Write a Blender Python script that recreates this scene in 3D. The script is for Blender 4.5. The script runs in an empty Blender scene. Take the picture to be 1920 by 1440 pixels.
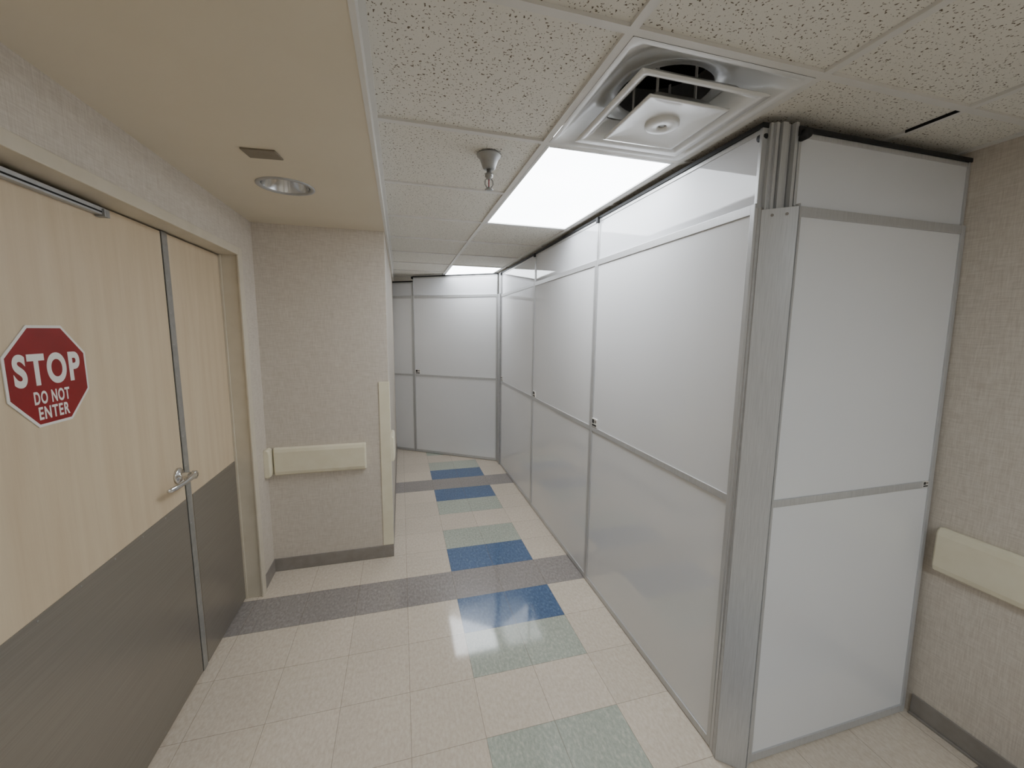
import bpy, bmesh, math, random
import numpy as np
from mathutils import Matrix, Vector
random.seed(4)
sc=bpy.context.scene
T=0.305
# ---------------------------------------------------------------- materials
def new_mat(name):
    m=bpy.data.materials.new(name); m.use_nodes=True
    nt=m.node_tree; b=nt.nodes["Principled BSDF"]
    return m,nt,b
def N(nt,t,**k):
    n=nt.nodes.new(t)
    for a,v in k.items(): setattr(n,a,v)
    return n
def rgb(c): # sRGB 0-255 -> linear
    o=[]
    for v in c:
        v=v/255.; o.append(v/12.92 if v<=.04045 else ((v+.055)/1.055)**2.4)
    return (*o,1)
def coords(nt,scale=(1,1,1)):
    g=N(nt,"ShaderNodeNewGeometry"); mp=N(nt,"ShaderNodeMapping"); mp.inputs["Scale"].default_value=scale
    nt.links.new(g.outputs["Position"],mp.inputs["Vector"]); return mp.outputs["Vector"]
def noisy(name,c1,c2,scale=(1,1,1),ns=20,rough=.5,metal=0,bump=0,detail=4,lo=.35,hi=.65,spec=.5,rvar=0,bdist=.002,coat=0):
    m,nt,b=new_mat(name); v=coords(nt,scale)
    n=N(nt,"ShaderNodeTexNoise"); n.inputs["Scale"].default_value=ns; n.inputs["Detail"].default_value=detail
    nt.links.new(v,n.inputs["Vector"])
    r=N(nt,"ShaderNodeValToRGB"); r.color_ramp.elements[0].position=lo; r.color_ramp.elements[1].position=hi
    r.color_ramp.elements[0].color=rgb(c1); r.color_ramp.elements[1].color=rgb(c2)
    nt.links.new(n.outputs["Fac"],r.inputs["Fac"]); nt.links.new(r.outputs["Color"],b.inputs["Base Color"])
    b.inputs["Roughness"].default_value=rough; b.inputs["Metallic"].default_value=metal
    b.inputs["Specular IOR Level"].default_value=spec; b.inputs["Coat Weight"].default_value=coat
    if bump:
        bp=N(nt,"ShaderNodeBump"); bp.inputs["Strength"].default_value=bump; bp.inputs["Distance"].default_value=bdist
        nt.links.new(n.outputs["Fac"],bp.inputs["Height"]); nt.links.new(bp.outputs["Normal"],b.inputs["Normal"])
    return m
# ---- floor tile
def tile_mat(name,c1,c2,c3):
    m,nt,b=new_mat(name); v=coords(nt)
    n=N(nt,"ShaderNodeTexNoise"); n.inputs["Scale"].default_value=80; n.inputs["Detail"].default_value=4; n.inputs["Roughness"].default_value=.65
    mp=N(nt,"ShaderNodeMapping"); mp.inputs["Scale"].default_value=(1,.5,1)
    nt.links.new(v,mp.inputs["Vector"]); nt.links.new(mp.outputs["Vector"],n.inputs["Vector"])
    r=N(nt,"ShaderNodeValToRGB"); e=r.color_ramp.elements; e[0].position=.34; e[0].color=rgb(c1); e[1].position=.52; e[1].color=rgb(c2)
    e2=e.new(.68); e2.color=rgb(c3)
    nt.links.new(n.outputs["Fac"],r.inputs["Fac"])
    # per-tile value
    sx=N(nt,"ShaderNodeVectorMath",operation='SCALE'); sx.inputs["Scale"].default_value=1/T
    nt.links.new(v,sx.inputs[0])
    fl=N(nt,"ShaderNodeVectorMath",operation='FLOOR'); nt.links.new(sx.outputs[0],fl.inputs[0])
    wn=N(nt,"ShaderNodeTexWhiteNoise",noise_dimensions='2D'); nt.links.new(fl.outputs[0],wn.inputs["Vector"])
    mr=N(nt,"ShaderNodeMapRange"); mr.inputs["To Min"].default_value=.95; mr.inputs["To Max"].default_value=1.02
    nt.links.new(wn.outputs["Value"],mr.inputs["Value"])
    # joints
    fr=N(nt,"ShaderNodeVectorMath",operation='FRACTION'); nt.links.new(sx.outputs[0],fr.inputs[0])
    sb=N(nt,"ShaderNodeVectorMath",operation='SUBTRACT'); sb.inputs[1].default_value=(.5,.5,0); nt.links.new(fr.outputs[0],sb.inputs[0])
    ab=N(nt,"ShaderNodeVectorMath",operation='ABSOLUTE'); nt.links.new(sb.outputs[0],ab.inputs[0])
    sp=N(nt,"ShaderNodeSeparateXYZ"); nt.links.new(ab.outputs[0],sp.inputs[0])
    mx=N(nt,"ShaderNodeMath",operation='MAXIMUM'); nt.links.new(sp.outputs[0],mx.inputs[0]); nt.links.new(sp.outputs[1],mx.inputs[1])
    jr=N(nt,"ShaderNodeMapRange"); jr.inputs["From Min"].default_value=.4935; jr.inputs["From Max"].default_value=.4975
    jr.inputs["To Min"].default_value=0; jr.inputs["To Max"].default_value=.5
    nt.links.new(mx.outputs[0],jr.inputs["Value"])
    m1=N(nt,"ShaderNodeMix",data_type='RGBA',blend_type='MULTIPLY'); m1.inputs[0].default_value=1
    nt.links.new(r.outputs["Color"],m1.inputs[6]); nt.links.new(mr.outputs[0],m1.inputs[7])
    # broad grime
    gn=N(nt,"ShaderNodeTexNoise"); gn.inputs["Scale"].default_value=2.3; gn.inputs["Detail"].default_value=3; nt.links.new(v,gn.inputs["Vector"])
    gr=N(nt,"ShaderNodeMapRange"); gr.inputs["From Min"].default_value=.3; gr.inputs["From Max"].default_value=.7; gr.inputs["To Min"].default_value=.95; gr.inputs["To Max"].default_value=1.02
    nt.links.new(gn.outputs["Fac"],gr.inputs["Value"])
    m3=N(nt,"ShaderNodeMix",data_type='RGBA',blend_type='MULTIPLY'); m3.inputs[0].default_value=1
    nt.links.new(m1.outputs[2],m3.inputs[6]); nt.links.new(gr.outputs[0],m3.inputs[7])
    m2=N(nt,"ShaderNodeMix",data_type='RGBA'); m2.inputs[7].default_value=rgb((112,94,76))
    nt.links.new(jr.outputs[0],m2.inputs[0]); nt.links.new(m3.outputs[2],m2.inputs[6])
    nt.links.new(m2.outputs[2],b.inputs["Base Color"])
    rn=N(nt,"ShaderNodeMapRange"); rn.inputs["To Min"].default_value=.04; rn.inputs["To Max"].default_value=.10
    nt.links.new(gn.outputs["Fac"],rn.inputs["Value"]); nt.links.new(rn.outputs[0],b.inputs["Roughness"])
    b.inputs["Specular IOR Level"].default_value=.6
    wv=N(nt,"ShaderNodeTexNoise"); wv.inputs["Scale"].default_value=11; nt.links.new(v,wv.inputs["Vector"])
    bp=N(nt,"ShaderNodeBump"); bp.inputs["Strength"].default_value=.05; bp.inputs["Distance"].default_value=.002
    nt.links.new(wv.outputs["Fac"],bp.inputs["Height"]); nt.links.new(bp.outputs["Normal"],b.inputs["Normal"])
    return m
M_cream=tile_mat("vinyl_cream",(204,189,170),(214,201,183),(221,210,194))
M_blue=tile_mat("vinyl_blue",(74,96,128),(84,108,144),(106,130,158))
M_green=tile_mat("vinyl_green",(162,168,155),(177,182,168),(198,199,184))
M_grey=tile_mat("vinyl_grey",(140,132,129),(152,145,141),(168,160,154))
# ---- wallpaper
def wallpaper(name,c1,c2):
    m,nt,b=new_mat(name)
    cols=[]
    for s in ((9,9,140),(140,140,9)):
        v=coords(nt,s); n=N(nt,"ShaderNodeTexNoise"); n.inputs["Scale"].default_value=2.2; n.inputs["Detail"].default_value=3
        nt.links.new(v,n.inputs["Vector"]); cols.append(n.outputs["Fac"])
    a=N(nt,"ShaderNodeMath",operation='ADD'); nt.links.new(cols[0],a.inputs[0]); nt.links.new(cols[1],a.inputs[1])
    h=N(nt,"ShaderNodeMath",operation='MULTIPLY'); h.inputs[1].default_value=.5; nt.links.new(a.outputs[0],h.inputs[0])
    r=N(nt,"ShaderNodeValToRGB"); r.color_ramp.elements[0].position=.36; r.color_ramp.elements[1].position=.62
    r.color_ramp.elements[0].color=rgb(c1); r.color_ramp.elements[1].color=rgb(c2)
    nt.links.new(h.outputs[0],r.inputs["Fac"]); nt.links.new(r.outputs["Color"],b.inputs["Base Color"])
    bp=N(nt,"ShaderNodeBump"); bp.inputs["Strength"].default_value=.3; bp.inputs["Distance"].default_value=.001
    nt.links.new(h.outputs[0],bp.inputs["Height"]); nt.links.new(bp.outputs["Normal"],b.inputs["Normal"])
    b.inputs["Roughness"].default_value=.6; return m
M_wall=wallpaper("wallpaper_beige",(192,181,167),(213,204,191))
M_paint=noisy("soffit_paint",(221,210,188),(224,213,192),ns=3,rough=.45,bump=.05)
# ---- ceiling tile (fissured)
def ceil_mat():
    m,nt,b=new_mat("acoustic_tile"); v=coords(nt)
    n=N(nt,"ShaderNodeTexNoise"); n.inputs["Scale"].default_value=150; n.inputs["Detail"].default_value=1; n.inputs["Distortion"].default_value=.4
    nt.links.new(v,n.inputs["Vector"])
    r=N(nt,"ShaderNodeValToRGB"); e=r.color_ramp.elements; e[0].position=.325; e[0].color=rgb((116,103,85)); e[1].position=.36; e[1].color=rgb((230,226,216))
    nt.links.new(n.outputs["Fac"],r.inputs["Fac"])
    n2=N(nt,"ShaderNodeTexNoise"); n2.inputs["Scale"].default_value=320; nt.links.new(v,n2.inputs["Vector"])
    r2=N(nt,"ShaderNodeMapRange"); r2.inputs["From Min"].default_value=.3; r2.inputs["From Max"].default_value=.42; r2.inputs["To Min"].default_value=.9; r2.inputs["To Max"].default_value=1
    nt.links.new(n2.outputs["Fac"],r2.inputs["Value"])
    mm=N(nt,"ShaderNodeMix",data_type='RGBA',blend_type='MULTIPLY'); mm.inputs[0].default_value=1
    nt.links.new(r.outputs["Color"],mm.inputs[6]); nt.links.new(r2.outputs[0],mm.inputs[7]); nt.links.new(mm.outputs[2],b.inputs["Base Color"])
    bp=N(nt,"ShaderNodeBump"); bp.inputs["Strength"].default_value=.4; bp.inputs["Distance"].default_value=.002
    nt.links.new(r.outputs["Color"],bp.inputs["Height"]); nt.links.new(bp.outputs["Normal"],b.inputs["Normal"])
    b.inputs["Roughness"].default_value=.9; return m
M_ctile=ceil_mat()
M_tbar=noisy("tbar_white",(222,219,213),(226,223,217),ns=8,rough=.5)
M_wmetal=noisy("white_enamel",(226,225,222),(232,231,228),ns=5,rough=.2,coat=.3)
M_alu=noisy("brushed_aluminium",(186,186,186),(200,200,200),scale=(60,60,1),ns=8,rough=.34,metal=.35,bump=.03)
M_alu2=noisy("satin_aluminium",(174,174,174),(184,184,184),ns=40,rough=.4,metal=.35)
M_steel=noisy("stainless_kick",(146,140,131),(153,147,138),scale=(1,1,60),ns=3,rough=.36,metal=.6,bump=.02)
M_edge=noisy("steel_edge",(158,158,156),(170,170,168),ns=30,rough=.4,metal=.6)
M_chrome=noisy("chrome",(215,215,215),(225,225,225),ns=10,rough=.14,metal=1)
M_black=noisy("black_rubber",(18,18,20),(28,28,30),ns=30,rough=.6)
M_dark=noisy("dark_gap",(12,11,10),(20,18,16),ns=30,rough=.9)
M_panel=noisy("white_laminate",(227,227,228),(230,230,231),ns=1.2,rough=.04,bump=.04,bdist=.01,detail=1,spec=.85)
M_panel2=noisy("glossy_white_laminate",(220,221,224),(224,225,228),ns=1.5,rough=.04,bump=.22,bdist=.01,detail=1)
M_rail=noisy("cream_vinyl",(224,215,188),(229,221,196),ns=12,rough=.4)
M_base=noisy("rubber_base",(134,127,120),(144,137,130),ns=20,rough=.45)
M_frame=noisy("door_frame_paint",(204,194,174),(210,200,181),ns=10,rough=.4)
M_red=noisy("sign_red",(132,14,20),(142,18,24),ns=10,rough=.35)
M_white=noisy("sign_white",(228,224,216),(234,230,224),ns=10,rough=.4)
M_card=noisy("cardboard",(130,92,62),(150,108,74),ns=30,rough=.8)
M_brown=noisy("plate_taupe",(132,122,106),(140,130,114),ns=20,rough=.5,metal=.2)
def wood():
    m,nt,b=new_mat("maple_veneer"); v=coords(nt,(6,6,.4))
    n=N(nt,"ShaderNodeTexNoise"); n.inputs["Scale"].default_value=3.2; n.inputs["Detail"].default_value=7; n.inputs["Distortion"].default_value=.4
    nt.links.new(v,n.inputs["Vector"])
    r=N(nt,"ShaderNodeValToRGB"); e=r.color_ramp.elements; e[0].position=.28; e[0].color=rgb((204,183,152)); e[1].position=.68; e[1].color=rgb((215,196,167))
    nt.links.new(n.outputs["Fac"],r.inputs["Fac"])
    v2=coords(nt,(70,70,2)); n2=N(nt,"ShaderNodeTexNoise"); n2.inputs["Scale"].default_value=4; n2.inputs["Detail"].default_value=4; nt.links.new(v2,n2.inputs["Vector"])
    mr=N(nt,"ShaderNodeMapRange"); mr.inputs["To Min"].default_value=.95; mr.inputs["To Max"].default_value=1.03; nt.links.new(n2.outputs["Fac"],mr.inputs["Value"])
    mm=N(nt,"ShaderNodeMix",data_type='RGBA',blend_type='MULTIPLY'); mm.inputs[0].default_value=1
    nt.links.new(r.outputs["Color"],mm.inputs[6]); nt.links.new(mr.outputs[0],mm.inputs[7]); nt.links.new(mm.outputs[2],b.inputs["Base Color"])
    b.inputs["Roughness"].default_value=.36; return m
M_wood=wood()
def emit(name,c,s):
    m,nt,b=new_mat(name); v=coords(nt)
    n=N(nt,"ShaderNodeTexNoise"); n.inputs["Scale"].default_value=3; nt.links.new(v,n.inputs["Vector"])
    mr=N(nt,"ShaderNodeMapRange"); mr.inputs["To Min"].default_value=s*.9; mr.inputs["To Max"].default_value=s*1.1; nt.links.new(n.outputs["Fac"],mr.inputs["Value"])
    b.inputs["Base Color"].default_value=(.8,.8,.8,1); b.inputs["Emission Color"].default_value=(*c,1); b.inputs["Roughness"].default_value=.4
    nt.links.new(mr.outputs[0],b.inputs["Emission Strength"]); return m
M_light=emit("acrylic_lens",(.90,.95,1),8.7)
M_light2=emit("acrylic_lens_cool",(.83,.92,1),10.3)
# ---------------------------------------------------------------- builder
class B:
    def __init__(s,name,M=None):
        s.name=name; s.bm=bmesh.new(); s.mats=[]; s.M=M or Matrix.Identity(4)
    def mi(s,m):
        if m not in s.mats: s.mats.append(m)
        return s.mats.index(m)
    def add(s,verts,faces,mat,smooth=False):
        k=s.mi(mat); vs=[s.bm.verts.new(s.M@Vector(v)) for v in verts]
        for f in faces:
            fc=s.bm.faces.new([vs[i] for i in f]); fc.material_index=k; fc.smooth=smooth
        return vs
    def box(s,x,y,z,mat):
        x0,x1=sorted(x);y0,y1=sorted(y);z0,z1=sorted(z)
        v=[(a,b,c) for c in (z0,z1) for b in (y0,y1) for a in (x0,x1)]
        s.add(v,[(0,2,3,1),(4,5,7,6),(0,1,5,4),(2,6,7,3),(0,4,6,2),(1,3,7,5)],mat)
    def prism(s,poly,axis,a0,a1,mat,smooth=False):
        def P(p,a):
            return {'z':(p[0],p[1],a),'y':(p[0],a,p[1]),'x':(a,p[0],p[1])}[axis]
        n=len(poly); v=[P(p,a0) for p in poly]+[P(p,a1) for p in poly]
        f=[tuple(range(n))[::-1],tuple(range(n,2*n))]+[(i,(i+1)%n,n+(i+1)%n,n+i) for i in range(n)]
        s.add(v,f,mat,smooth)
    def lathe(s,prof,c,axis,mat,seg=40,smooth=True,cap=False):
        vs=[];
        for r,h in prof:
            for i in range(seg):
                a=2*math.pi*i/seg; u,w=r*math.cos(a),r*math.sin(a)
                p={'z':(u,w,h),'x':(h,u,w),'y':(u,h,w)}[axis]
                vs.append((c[0]+p[0],c[1]+p[1],c[2]+p[2]))
        f=[]
        for k in range(len(prof)-1):
            for i in range(seg):
                f.append((k*seg+i,k*seg+(i+1)%seg,(k+1)*seg+(i+1)%seg,(k+1)*seg+i))
        if cap:
            f.append(tuple(range(seg))[::-1]); f.append(tuple(range((len(prof)-1)*seg,len(prof)*seg)))
        s.add(vs,f,mat,smooth)
    def loft(s,rings,mat,smooth=True,cap0=False,cap1=False):
        n=len(rings[0]); vs=[p for r in rings for p in r]; f=[]
        for k in range(len(rings)-1):
            for i in range(n): f.append((k*n+i,k*n+(i+1)%n,(k+1)*n+(i+1)%n,(k+1)*n+i))
        if cap0: f.append(tuple(range(n))[::-1])
        if cap1: f.append(tuple(range((len(rings)-1)*n,len(rings)*n)))
        s.add(vs,f,mat,smooth)
    def done(s,parent=None,bevel=0,recalc=True):
        if recalc: bmesh.ops.recalc_face_normals(s.bm,faces=s.bm.faces[:])
        me=bpy.data.meshes.new(s.name); s.bm.to_mesh(me); s.bm.free()
        for m in s.mats: me.materials.append(m)
        o=bpy.data.objects.new(s.name,me); bpy.context.collection.objects.link(o)
        if parent: o.parent=parent
        if bevel:
            md=o.modifiers.new("bev","BEVEL"); md.width=bevel; md.segments=2; md.limit_method='ANGLE'; md.angle_limit=math.radians(40)
        return o
def empty(name,loc=(0,0,0)):
    e=bpy.data.objects.new(name,None); bpy.context.collection.objects.link(e); e.empty_display_size=.1; return e
# ---------------------------------------------------------------- dimensions
XD=-1.29; XL=-1.2; XC=-.40; XP=.88; XR=1.885; YA=1.53; H=2.42; HS=2.36; YB=-5.3; YF=6.0
# ---- floor
b=B("floor")
for i in range(-5,7):
    for j in range(-18,20):
        k=j%6
        m=M_grey if k==3 else M_cream
        if i in (0,1): m={3:M_grey,4:M_blue,5:M_green,0:M_cream,1:M_green,2:M_blue}[k]
        x0,x1=max(i*T,XD-.12),min((i+1)*T,XR+.1)
        if x1<=x0: continue
        b.add([(x0,j*T,0),(x1,j*T,0),(x1,(j+1)*T,0),(x0,(j+1)*T,0)],[(0,1,2,3)],m)
b.add([(-1.6,YB-.2,-.05),(2.1,YB-.2,-.05),(2.1,YF+.2,-.05),(-1.6,YF+.2,-.05)],[(0,1,2,3)],M_dark)
b.done(recalc=False)
# ---- walls
def wall(name,*boxes,mat=M_wall):
    b=B(name)
    for q in boxes: b.box(*q,mat)
    return b.done()
wall("wall_left",((XL-.18,XL),(1.305,YA+.12),(0,HS)),((XL-.18,XL),(YB,-.56),(0,HS)),((XL-.18,XL),(-.56,1.305),(2.15,HS)))
wall("wall_alcove",((XL,XC),(YA,YA+.12),(0,HS)))
wall("wall_corridor",((XC-.12,XC),(YA+.12,YF),(0,HS)))
wall("wall_right",((XR,XR+.1),(YB,YF),(0,H+.06)))
wall("wall_back",((XL-.18,XR+.1),(YB-.1,YB),(0,H+.06)))
wall("wall_front",((XC-.12,XR+.1),(YF,YF+.1),(0,H+.06)))
# ---- soffit
b=B("ceiling_soffit")
sx1=-.385
dc=(-.81,.755); dr=.108
seg=48; ring=[(dc[0]+dr*math.cos(2*math.pi*i/seg),dc[1]+dr*math.sin(2*math.pi*i/seg)) for i in range(seg)]
def sq(p,h=.2):
    dx,dy=p[0]-dc[0],p[1]-dc[1]; k=h/max(abs(dx),abs(dy)); return (dc[0]+dx*k,dc[1]+dy*k)
out=[sq(p) for p in ring]
b.add([(*p,HS) for p in ring]+[(*p,HS) for p in out],[(i,(i+1)%seg,seg+(i+1)%seg,seg+i) for i in range(seg)],M_paint)
def hq(x0,x1,y0,y1): b.add([(x0,y0,HS),(x1,y0,HS),(x1,y1,HS),(x0,y1,HS)],[(0,3,2,1)],M_paint)
a0,a1,c0,c1=dc[0]-.2,dc[0]+.2,dc[1]-.2,dc[1]+.2
hq(XL-.2,sx1,YB,c0); hq(XL-.2,sx1,c1,YF); hq(XL-.2,a0,c0,c1); hq(a1,sx1,c0,c1)
b.add([(XL-.2,YB,H+.2),(sx1-.01,YB,H+.2),(sx1-.01,YF,H+.2),(XL-.2,YF,H+.2)],[(0,1,2,3)],M_paint)
b.done(recalc=False)
b=B("trim_3"); b.box((sx1-.010,sx1+.004),(YB,YF),(HS-.002,H+.0),M_tbar); b.done()
# ---- dropped ceiling
GX=[-.36,.25,.86,1.47,2.08]; GY=[-.49+.61*k for k in range(-8,12)]
def near(a,c): return abs(a-c)<.02
lights=[(-.49+.61*1,2),(-.49+.61*6,2),(-.49+.61*-4,2),(-.49+.61*-7,2)]  # y start, 2 cells; last one is unseen, added to brighten the ceiling
b=B("ceiling")
skip=set([(1,8)])
for (y0,n) in lights:
    k0=round((y0+.49)/.61)+8
    for k in range(n): skip.add((1,k0+k))
for i in range(4):
    for j in range(len(GY)-1):
        if (i,j) in skip: continue
        x1=min(GX[i+1],XR); zt=H+.006+random.uniform(0,.003)
        xa=GX[i]-.024 if i==0 else GX[i]
        b.add([(xa,GY[j],zt),(x1,GY[j],zt),(x1,GY[j+1],zt),(xa,GY[j+1],zt)],[(3,2,1,0)],M_ctile)
w=.012
for gx in GX[:-1]:
    if near(gx,-.36): b.box((sx1,sx1+.02),(YB,YF),(H-.001,H+.02),M_tbar)
    else: b.box((gx-w,gx+w),(YB,YF),(H-.001,H+.02),M_tbar)
for j,gy in enumerate(GY):
    for i in range(4):
        if i==1 and (1,j) in skip and (1,j-1) in skip and j not in (8,9): continue
        b.box((GX[i]+w if i else sx1+.02,min(GX[i+1]-w,XR)),(gy-w,gy+w),(H-.001,H+.02),M_tbar)
b.box((XR-.022,XR),(YB,YF),(H-.001,H+.02),M_tbar)
b.box((1.4575,1.4615),(-.478,-.33),(H-.0015,H+.01),M_dark)
b.box((sx1-.3,XR+.1),(YB,YF),(H+.3,H+.32),M_dark)
b.done()
# ---- light fixtures
for y0,n in lights:
    e=empty("ceiling_light_panel"); ml=M_light if y0>0 else M_light2
    y1=y0+.61*n; x0,x1=.25+w,.86-w; y0+=w; y1-=w
    b=B("fixture_frame")
    f=.014
    b.box((x0,x0+f),(y0,y1),(H-.002,H+.03),M_wmetal); b.box((x1-f,x1),(y0,y1),(H-.002,H+.03),M_wmetal)
    b.box((x0+f,x1-f),(y0,y0+f),(H-.002,H+.03),M_wmetal); b.box((x0+f,x1-f),(y1-f,y1),(H-.002,H+.03),M_wmetal)
    b.box((x0,x1),(y0,y1),(H+.08,H+.09),M_wmetal)
    b.done(e,.001)
    b=B("fixture_lens"); b.box((x0+f,x1-f),(y0+f,y1-f),(H+.006,H+.012),ml); b.done(e)
# ---- air diffuser
e=empty("air_diffuser"); cx,cy=.555,-.185
def rsq(h,r,z,n=12,cx=cx,cy=cy):
    pts=[]
    for q,(sx,sy) in enumerate(((1,1),(-1,1),(-1,-1),(1,-1))):
        for i in range(n):
            a=math.pi/2*(q+i/(n-1)); pts.append((cx+sx*(h-r)+r*math.cos(a),cy+sy*(h-r)+r*math.sin(a),z))
    return pts
b=B("diffuser_pan")
b.loft([rsq(.293,.004,H-.002),rsq(.278,.02,H-.003),rsq(.268,.06,H+.004),rsq(.252,.09,H+.022),rsq(.225,.12,H+.045),rsq(.19,.16,H+.055),rsq(.155,.154,H+.06),rsq(.15,.149,H+.075)],M_wmetal)
b.done(e)
b=B("diffuser_neck"); b.loft([rsq(.15,.149,H+.073),rsq(.15,.149,H+.16)],M_edge); b.loft([rsq(.15,.149,H+.16),rsq(.15,.149,H+.28)],M_dark,cap1=True); b.done(e)
b=B("diffuser_cone_outer")
b.loft([rsq(.140,.02,H+.040),rsq(.158,.015,H+.028),rsq(.178,.010,H+.002),rsq(.196,.006,H-.012),rsq(.216,.005,H-.016),rsq(.219,.005,H-.017),rsq(.219,.005,H-.021),rsq(.194,.006,H-.018),rsq(.174,.010,H-.004),rsq(.154,.015,H+.022),rsq(.140,.02,H+.035)],M_wmetal)
b.done(e)
b=B("diffuser_cone_inner")
b.loft([rsq(.075,.02,H+.022),rsq(.090,.012,H+.012),rsq(.112,.008,H-.012),rsq(.134,.005,H-.028),rsq(.143,.004,H-.030),rsq(.143,.004,H-.035),rsq(.134,.005,H-.036),rsq(.126,.008,H-.032),rsq(.068,.062,H-.029)],M_wmetal,cap0=True,cap1=True)
b.lathe([(.056,-.028),(.056,-.036),(.050,-.040),(.018,-.040),(.014,-.036),(.013,-.031)],(cx,cy,H),'z',M_wmetal)
b.lathe([(.012,-.034),(.004,-.035)],(cx,cy,H),'z',M_edge,cap=True)
b.done(e)
b=B("diffuser_hanger")
for sx,sy in ((1,1),(-1,-1),(1,-1),(-1,1)):
    b.box((cx+sx*.068,cx+sx*.072),(cy+sy*.064,cy+sy*.073),(H+.015,H+.14),M_wmetal)
b.done(e)
# ---- recessed downlight
e=empty("recessed_downlight")
b=B("trim_ring"); b.lathe([(.124,HS+.0),(.124,HS-.003),(.112,HS-.006),(.104,HS-.002),(.103,HS+.002)],(dc[0],dc[1],0),'z',M_alu2,seg=64); b.done(e)
b=B("reflector"); b.lathe([(.104,HS+0),(.098,HS+.03),(.088,HS+.065),(.075,HS+.10),(.06,HS+.13)],(dc[0],dc[1],0),'z',M_chrome,seg=64); b.done(e)
b=B("lamp_lens"); b.lathe([(.06,HS+.128),(.03,HS+.12),(.002,HS+.118)],(dc[0],dc[1],0),'z',M_white,seg=48,cap=True); b.done(e)
b=B("ceiling_cover_plate"); b.prism([(-.865,.345),(-.745,.335),(-.735,.415),(-.855,.425)],'z',HS-.006,HS,M_brown); b.done(bevel=.0015)
# ---- sprinkler
e=empty("fire_sprinkler"); sx,sy=.065,.29
b=B("escutcheon"); b.lathe([(.050,H),(.050,H-.004),(.047,H-.008),(.040,H-.014),(.030,H-.040),(.026,H-.052),(.021,H-.056),(.010,H-.056)],(sx,sy,0),'z',M_edge); b.done(e)
b=B("sprinkler_body"); b.lathe([(.010,H-.05),(.010,H-.072),(.017,H-.073),(.017,H-.085),(.011,H-.088),(.009,H-.095)],(sx,sy,0),'z',M_edge,cap=True)
for s in (-1,1):
    pts=[(s*.007,H-.09),(s*.016,H-.10),(s*.017,H-.115),(s*.006,H-.132)]
    for (p,q) in zip(pts[:-1],pts[1:]):
        b.prism([(sx+p[0]-.0022,p[1]),(sx+p[0]+.0022,p[1]),(sx+q[0]+.0022,q[1]),(sx+q[0]-.0022,q[1])],'y',sy-.003,sy+.003,M_edge)
b.lathe([(.0025,H-.095),(.0025,H-.128)],(sx,sy,0),'z',M_red,seg=12)
b.lathe([(.007,H-.127),(.007,H-.134),(.018,H-.135),(.018,H-.137),(.003,H-.138)],(sx,sy,0),'z',M_edge,seg=20,cap=True)
b.done(e)
# ---------------------------------------------------------------- doors
e=empty("door_1")
def leaf(name,y0,y1):
    b=B(name)
    b.box((XD-.045,XD),(y0,y1),(.012,2.105),M_wood)
    b.box((XD,XD+.0025),(y0+.004,y1-.004),(.014,.905),M_steel)
    for yy in np.linspace(y0+.02,y1-.02,max(3,int((y1-y0)/.13))):
        for zz in (.03,.893): b.lathe([(.0035,.0025),(.002,.0036)],(XD,yy,zz),'x',M_edge,seg=10,cap=True)
    for zz in np.linspace(.15,.78,4):
        for yy in (y0+.016,y1-.016): b.lathe([(.0035,.0025),(.002,.0036)],(XD,yy,zz),'x',M_edge,seg=10,cap=True)
    return b.done(e)
leaf("leaf_wide",-.47,.674); leaf("leaf_narrow",.726,1.245)
b=B("meeting_edge")
b.box((XD-.045,XD+.004),(.678,.720),(.01,2.107),M_edge)
b.box((XD-.04,XD+.0005),(.674,.726),(.01,2.107),M_dark)
for zz in np.linspace(.08,2.04,15): b.lathe([(.0035,.004),(.002,.0052)],(XD,.690,zz),'x',M_alu,seg=10,cap=True)
b.done(e)
b=B("top_track")
b.box((XD,XD+.022),(-.46,.30),(2.072,2.096),M_alu2); b.box((XD+.003,XD+.0225),(-.46,.285),(2.078,2.084),M_dark)
b.box((XD,XD+.03),(.285,.31),(2.066,2.092),M_edge)
b.done(e,.001)
b=B("lever_handle")
hy,hz=.625,1.035
b.lathe([(.036,0),(.036,.007),(.032,.011),(.018,.013),(.015,.02),(.014,.056),(.019,.058),(.019,.071),(.013,.074)],(XD,hy,hz),'x',M_chrome,seg=32,cap=True)
P=[(.064,.012,0,.014),(.066,-.01,0,.015),(.066,-.05,-.002,.0125),(.062,-.09,-.006,.011),(.055,-.130,-.009,.011),(.046,-.158,-.011,.010),(.040,-.168,-.011,.006)]
rings=[]
for (px,py,pz,r) in P: rings.append([(XD+px+r*.8*math.cos(t),hy+py,hz+pz+r*math.sin(t)) for t in [2*math.pi*i/16 for i in range(16)]])
b.loft(rings,M_chrome,cap0=True,cap1=True)
b.done(e)
b=B("trim_1")
FX=XL+.012
b.box((XD-.05,FX),(1.255,1.305),(0,2.155),M_frame)
b.box((XD-.05,FX),(-.57,-.48),(0,2.155),M_frame)
b.box((XD-.05,FX),(-.48,1.255),(2.112,2.155),M_frame)
b.box((XL-.0,FX),(1.245,1.257),(0,2.115),M_frame)
b.box((XD-.05,XD+.012),(1.247,1.256),(0,2.11),M_frame)
b.done(bevel=.003)
b=B("trim_2"); b.box((XD-.13,XD-.05),(-.6,1.31),(0,2.16),M_dark); b.done()
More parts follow.
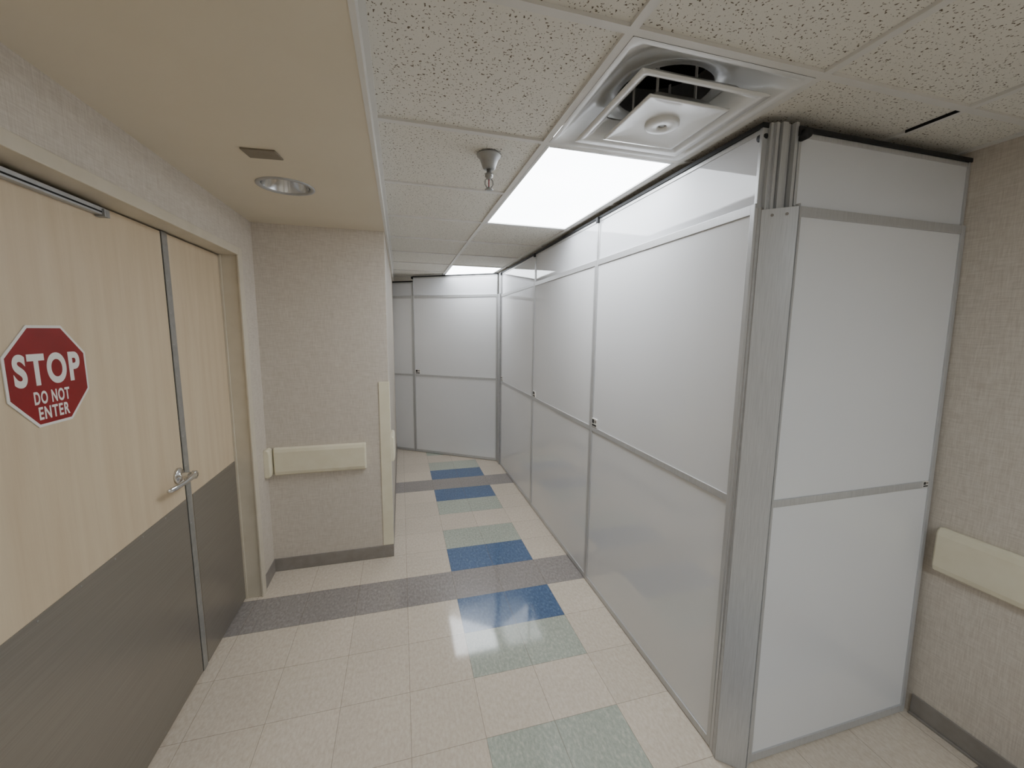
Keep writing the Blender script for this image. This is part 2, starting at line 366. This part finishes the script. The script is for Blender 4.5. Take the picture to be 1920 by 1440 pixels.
# ---------------------------------------------------------------- stop sign
e=empty("stop_sign")
sc_y,sc_z=.018,1.557; R=.142/math.cos(math.pi/8)
def octo(s): return [(sc_y+s*math.cos(math.pi/8+math.pi/4*i),sc_z+s*math.sin(math.pi/8+math.pi/4*i)) for i in range(8)]
b=B("sign_board"); b.prism(octo(R),'x',XD+.0005,XD+.003,M_white); b.prism(octo(R*.945),'x',XD+.003,XD+.0036,M_red); b.done(e)
def text(name,s,cy_,cz_,wd,ht,off,parent,mat=M_white,x=XD+.0038):
    cd=bpy.data.curves.new(name,"FONT"); cd.body=s; cd.size=1; cd.align_x='CENTER'; cd.offset=off; cd.extrude=.002; cd.space_character=1.16
    o=bpy.data.objects.new(name,cd); bpy.context.collection.objects.link(o); cd.materials.append(mat)
    bpy.context.view_layer.update()
    d=o.dimensions.copy(); bb=[Vector(c) for c in o.bound_box]; mn=min(v.y for v in bb); mxx=max(v.y for v in bb); cxx=(min(v.x for v in bb)+max(v.x for v in bb))/2
    sx_,sy_=wd/d.x,ht/d.y
    o.matrix_world=Matrix(((0,0,1,x),(1,0,0,cy_),(0,1,0,cz_),(0,0,0,1)))@Matrix.Diagonal((sx_,sy_,.1,1))@Matrix.Translation((-cxx,-(mn+mxx)/2,0))
    o.parent=parent; return o
text("word_stop","STOP",sc_y-.001,1.576,.230,.090,.038,e)
text("words_do_not","DO NOT",sc_y-.003,1.497,.124,.037,.026,e)
text("word_enter","ENTER",sc_y-.002,1.453,.108,.036,.026,e)
# ---------------------------------------------------------------- baseboards, rails, corner guard
def baseb(name,*q):
    b=B(name)
    for x in q: b.box(*x,M_base)
    return b.done(bevel=.003)
baseb("baseboard_alcove",((XL,XC+.006),(YA-.006,YA),(0,.095)))
baseb("baseboard_corridor",((XC,XC+.006),(YA,4.35),(0,.095)))
baseb("baseboard_left",((XL,XL+.006),(1.306,YA-.006),(0,.095)))
baseb("baseboard_right",((XR-.008,XR),(YB,-.375),(0,.095)),((XR-.016,XR-.008),(YB,-.375),(0,.012)))
def rail(name,axis,a0,a1,face,sgn,z0=.705,z1=.9,t=.04):
    prof=[(0,z0+.004),(t*.5,z0),(t*.85,z0+.010),(t,z0+.03),(t,z1-.03),(t*.85,z1-.010),(t*.5,z1),(0,z1-.004)]
    b=B(name)
    prof=[(face+sgn*p[0],p[1]) for p in prof]
    def P(p,a): return (p[0],a,p[1]) if axis=='y' else (a,p[0],p[1])
    rings=[]
    L=[a0,a0+.008,a1-.008,a1]
    for i,a in enumerate(L):
        rr=[]
        for p in prof:
            k=.75 if i in (0,3) else 1
            zc=(z0+z1)/2; rr.append(P((face+(p[0]-face)*k,zc+(p[1]-zc)*(.97 if k<1 else 1)),a))
        rings.append(rr)
    b.loft(rings,M_rail,smooth=False,cap0=True,cap1=True)
    return b.done(bevel=.002)
rail("wall_handrail",'x',XL+.045,-.565,YA,-1)
rail("wall_handrail",'y',1.455,YA-.001,XL,1)
rail("wall_handrail",'y',1.63,1.86,XC,1,t=.03)
rail("wall_handrail",'y',YB,-.385,XR,-1)
b=B("corner_guard")
b.box((-.468,XC+.006),(YA-.006,YA-.0005),(.097,1.33),M_rail); b.box((XC+.0005,XC+.006),(YA-.0005,YA+.068),(.097,1.33),M_rail)
b.done(bevel=.003)
# ---------------------------------------------------------------- partitions
def frame_matrix(o,d,n,shx=0,shy=0):
    return Matrix(((d[0],-n[0],shx,o[0]),(d[1],-n[1],shy,o[1]),(0,0,1,0),(0,0,0,1)))
def partition(name,M,xs,tops,zmid=1.073,ztop=2.125,labels=(),lsc=1):
    e=empty(name)
    f=B("aluminium_frame",M); p=B("laminate_panels",M); u=B("upper_infill",M); g=B("black_gasket",M)
    for k in range(len(xs)-1):
        x0,x1=xs[k],xs[k+1]; top=tops[k]; g0=.0015
        pw=.021
        f.box((x0+g0,x0+pw),(0,.034),(.004,ztop+.017),M_alu); f.box((x1-pw,x1-g0),(0,.034),(.004,ztop+.017),M_alu)
        for (za,zb) in ((.004,.038),(zmid-.014,zmid+.014),(ztop-.017,ztop+.017)):
            f.box((x0+pw,x1-pw),(.001,.034),(za,zb),M_alu)
        if k: f.box((x0-g0,x0+g0),(.006,.03),(.004,ztop),M_dark)
        p.box((x0+pw,x1-pw),(.007,.028),(.038,zmid-.014),M_panel); p.box((x0+pw,x1-pw),(.007,.028),(zmid+.014,ztop-.017),M_panel)
        u.box((x0+.016,x1-.016),(.014,.028),(ztop+.017,top-.024),M_panel2)
        f.box((x0+g0+.002,x0+.016),(.008,.034),(ztop+.017,top-.005),M_alu); f.box((x1-.016,x1-g0-.002),(.008,.034),(ztop+.017,top-.005),M_alu)
        f.box((x0+.016,x1-.016),(.010,.034),(top-.024,top-.008),M_alu)
        g.box((x0,x1),(.004,.04),(top-.008,top+.008),M_black)
        g.box((x0-.012,x0+.012),(-.008,.03),(top-.03,top+.002),M_black)
    f.done(e,.0015); p.done(e); u.done(e); g.done(e,.002)
    if labels:
        l=B("maker_label",M); k=lsc
        for (lx,lz) in labels:
            l.box((lx,lx+.05*k),(-.0012,.0068),(lz,lz+.042*k),M_white)
            l.box((lx+.003*k,lx+.024*k),(-.0018,-.0012),(lz+.018*k,lz+.038*k),M_black)
            l.box((lx+.028*k,lx+.047*k),(-.0018,-.0012),(lz+.022*k,lz+.036*k),M_base)
            l.box((lx+.003*k,lx+.047*k),(-.0018,-.0012),(lz+.004*k,lz+.013*k),M_black)
        l.done(e)
    return e
Ms=frame_matrix((XP,3.40),(0,-1),(-1,0))
e1=partition("partition_wall",Ms,[.02,1.28,2.50,3.675],[2.395]*3,labels=[(.045,1.092),(1.303,1.092),(2.523,1.092)],lsc=1.25)
nd=np.array([1.03,-.70]); nd=nd/np.linalg.norm(nd); nn=(-abs(nd[1]),-nd[0])
ox,oy=.88-nd[0]*1.235*2,3.525-nd[1]*1.235*2
Mf=frame_matrix((ox,oy),(nd[0],nd[1]),nn)
e2=partition("partition_wall",Mf,[.62,1.235,2.46],[2.345,2.405],zmid=1.085,ztop=2.14,labels=[(1.262,1.105)],lsc=1.4)
b=B("inner_corner_post"); b.prism([(.868,3.385),(.93,3.385),(.93,3.56),(.872,3.53)],'z',.002,2.155,M_alu2); b.prism([(.885,3.40),(.925,3.40),(.925,3.55),(.885,3.53)],'z',2.155,2.41,M_alu2); b.done(e1,.002)
SHX,SHY=.012,.024
Me=frame_matrix((.965,-.368),(1,0),(0,-1),SHX,SHY)
e3=partition("partition_wall",Me,[.012,.895],[2.385],zmid=1.07,ztop=2.118,labels=[(.83,1.060)],lsc=.6)
SPY=.014
Mp=Matrix(((1,0,SHX,0),(0,1,SPY,0),(0,0,1,0),(0,0,0,1)))
b=B("outer_corner_post",Mp)
zt=2.118
b.prism([(.868,-.318),(.948,-.388),(.954,-.382),(.874,-.310)],'z',.002,zt,M_alu)
b.prism([(.952,-.388),(.960,-.384),(.962,-.366),(.952,-.370)],'z',.002,zt+.01,M_alu2)
b.prism([(.962,-.380),(.975,-.376),(.980,-.33),(.960,-.34)],'z',.002,zt,M_alu)
b.prism([(.88,-.302),(.95,-.37),(.975,-.34),(.905,-.28)],'z',.002,zt-.005,M_alu2)
for t in (.3,.7):
    px,py=.868+.08*t,-.318-.07*t
    r=.005; n=Vector((-.66,-.75,0)); tt=Vector((.75,-.66,0))
    ring=[Vector((px,py,zt-.022))+tt*r*math.cos(a)+Vector((0,0,1))*r*math.sin(a)+n*.0012 for a in [2*math.pi*i/12 for i in range(12)]]
    b.add([tuple(v) for v in ring],[tuple(range(12))],M_base)
for k,(x0,x1) in enumerate(((.894,.906),(.912,.934),(.940,.952))):
    b.box((x0,x1),(-.335+(0.0 if k==1 else .008),-.29),(zt,2.40),M_alu)
b.box((.890,.955),(-.320,-.27),(zt-.003,2.40),M_alu2)
b.box((.880,.892),(-.318,-.295),(zt,2.40),M_alu); b.box((.955,.968),(-.345,-.31),(zt,2.40),M_alu)
b.done(e3,.001)
b=B("joint_filler_strips")
def strip(p0,p1,q0,q1,mat,z0=.002,z1=zt+.008,th=.02):
    v=[(p0[0],p0[1],z0),(q0[0],q0[1],z0),(q1[0],q1[1],z1),(p1[0],p1[1],z1)]
    v2=[(x+th,y+th*.3,z) for x,y,z in v]
    b.add(v+v2,[(0,1,2,3),(7,6,5,4),(0,4,5,1),(1,5,6,2),(2,6,7,3),(3,7,4,0)],mat)
L=lambda f,e0,e1:(e0[0]+(e1[0]-e0[0])*f,e0[1]+(e1[1]-e0[1])*f)
pb0,pt0=(XP+.001,-.274),(XP+.001,-.274)
pb1,pt1=(.869,-.317),(.869+SHX*zt,-.317+SPY*zt)
for fa,fb,mt in ((0,.40,M_alu),(.40,.46,M_base),(.46,.94,M_alu2),(.94,1,M_base)):
    strip(L(fa,pb0,pb1),L(fa,pt0,pt1),L(fb,pb0,pb1),L(fb,pt0,pt1),mt)
b.done(e3)
b=B("track_end_caps",Mp)
for c,ax in (((.882,-.290,2.362),'x'),((.985,-.350,2.36),'y')):
    b.lathe([(.015,-.018),(.017,-.01),(.017,.01),(.015,.018)],c,ax,M_black,seg=20,cap=True)
b.done(e3)
b=B("cardboard_box"); b.box((1.70,1.865),(-1.15,-.80),(0.001,.14),M_card); b.box((1.78,1.79),(-1.151,-.799),(.139,.1415),M_brown); b.done(bevel=.003)
# ---------------------------------------------------------------- camera
q=[753.6,-.3073,-1.4513,1.6966,.2699,.1304,.0108]
yaw,pit,rol=q[4:]
F=Vector((math.sin(yaw)*math.cos(pit),math.cos(yaw)*math.cos(pit),-math.sin(pit)))
r=Vector((math.cos(yaw),-math.sin(yaw),0)); u=r.cross(F)
c,s=math.cos(rol),math.sin(rol); r2=c*r+s*u; u2=-s*r+c*u
cam=bpy.data.cameras.new("camera"); cam.lens=q[0]/1920*36; cam.sensor_width=36; cam.clip_start=.02
co=bpy.data.objects.new("camera",cam); bpy.context.collection.objects.link(co)
co.matrix_world=Matrix(((r2.x,u2.x,-F.x,q[1]),(r2.y,u2.y,-F.y,q[2]),(r2.z,u2.z,-F.z,q[3]),(0,0,0,1)))
sc.camera=co
wd=bpy.data.worlds.new("world"); sc.world=wd; wd.use_nodes=True; wd.node_tree.nodes["Background"].inputs[0].default_value=(.6,.6,.6,1); wd.node_tree.nodes["Background"].inputs[1].default_value=.3
sc.view_settings.view_transform='AgX'; sc.view_settings.exposure=.45
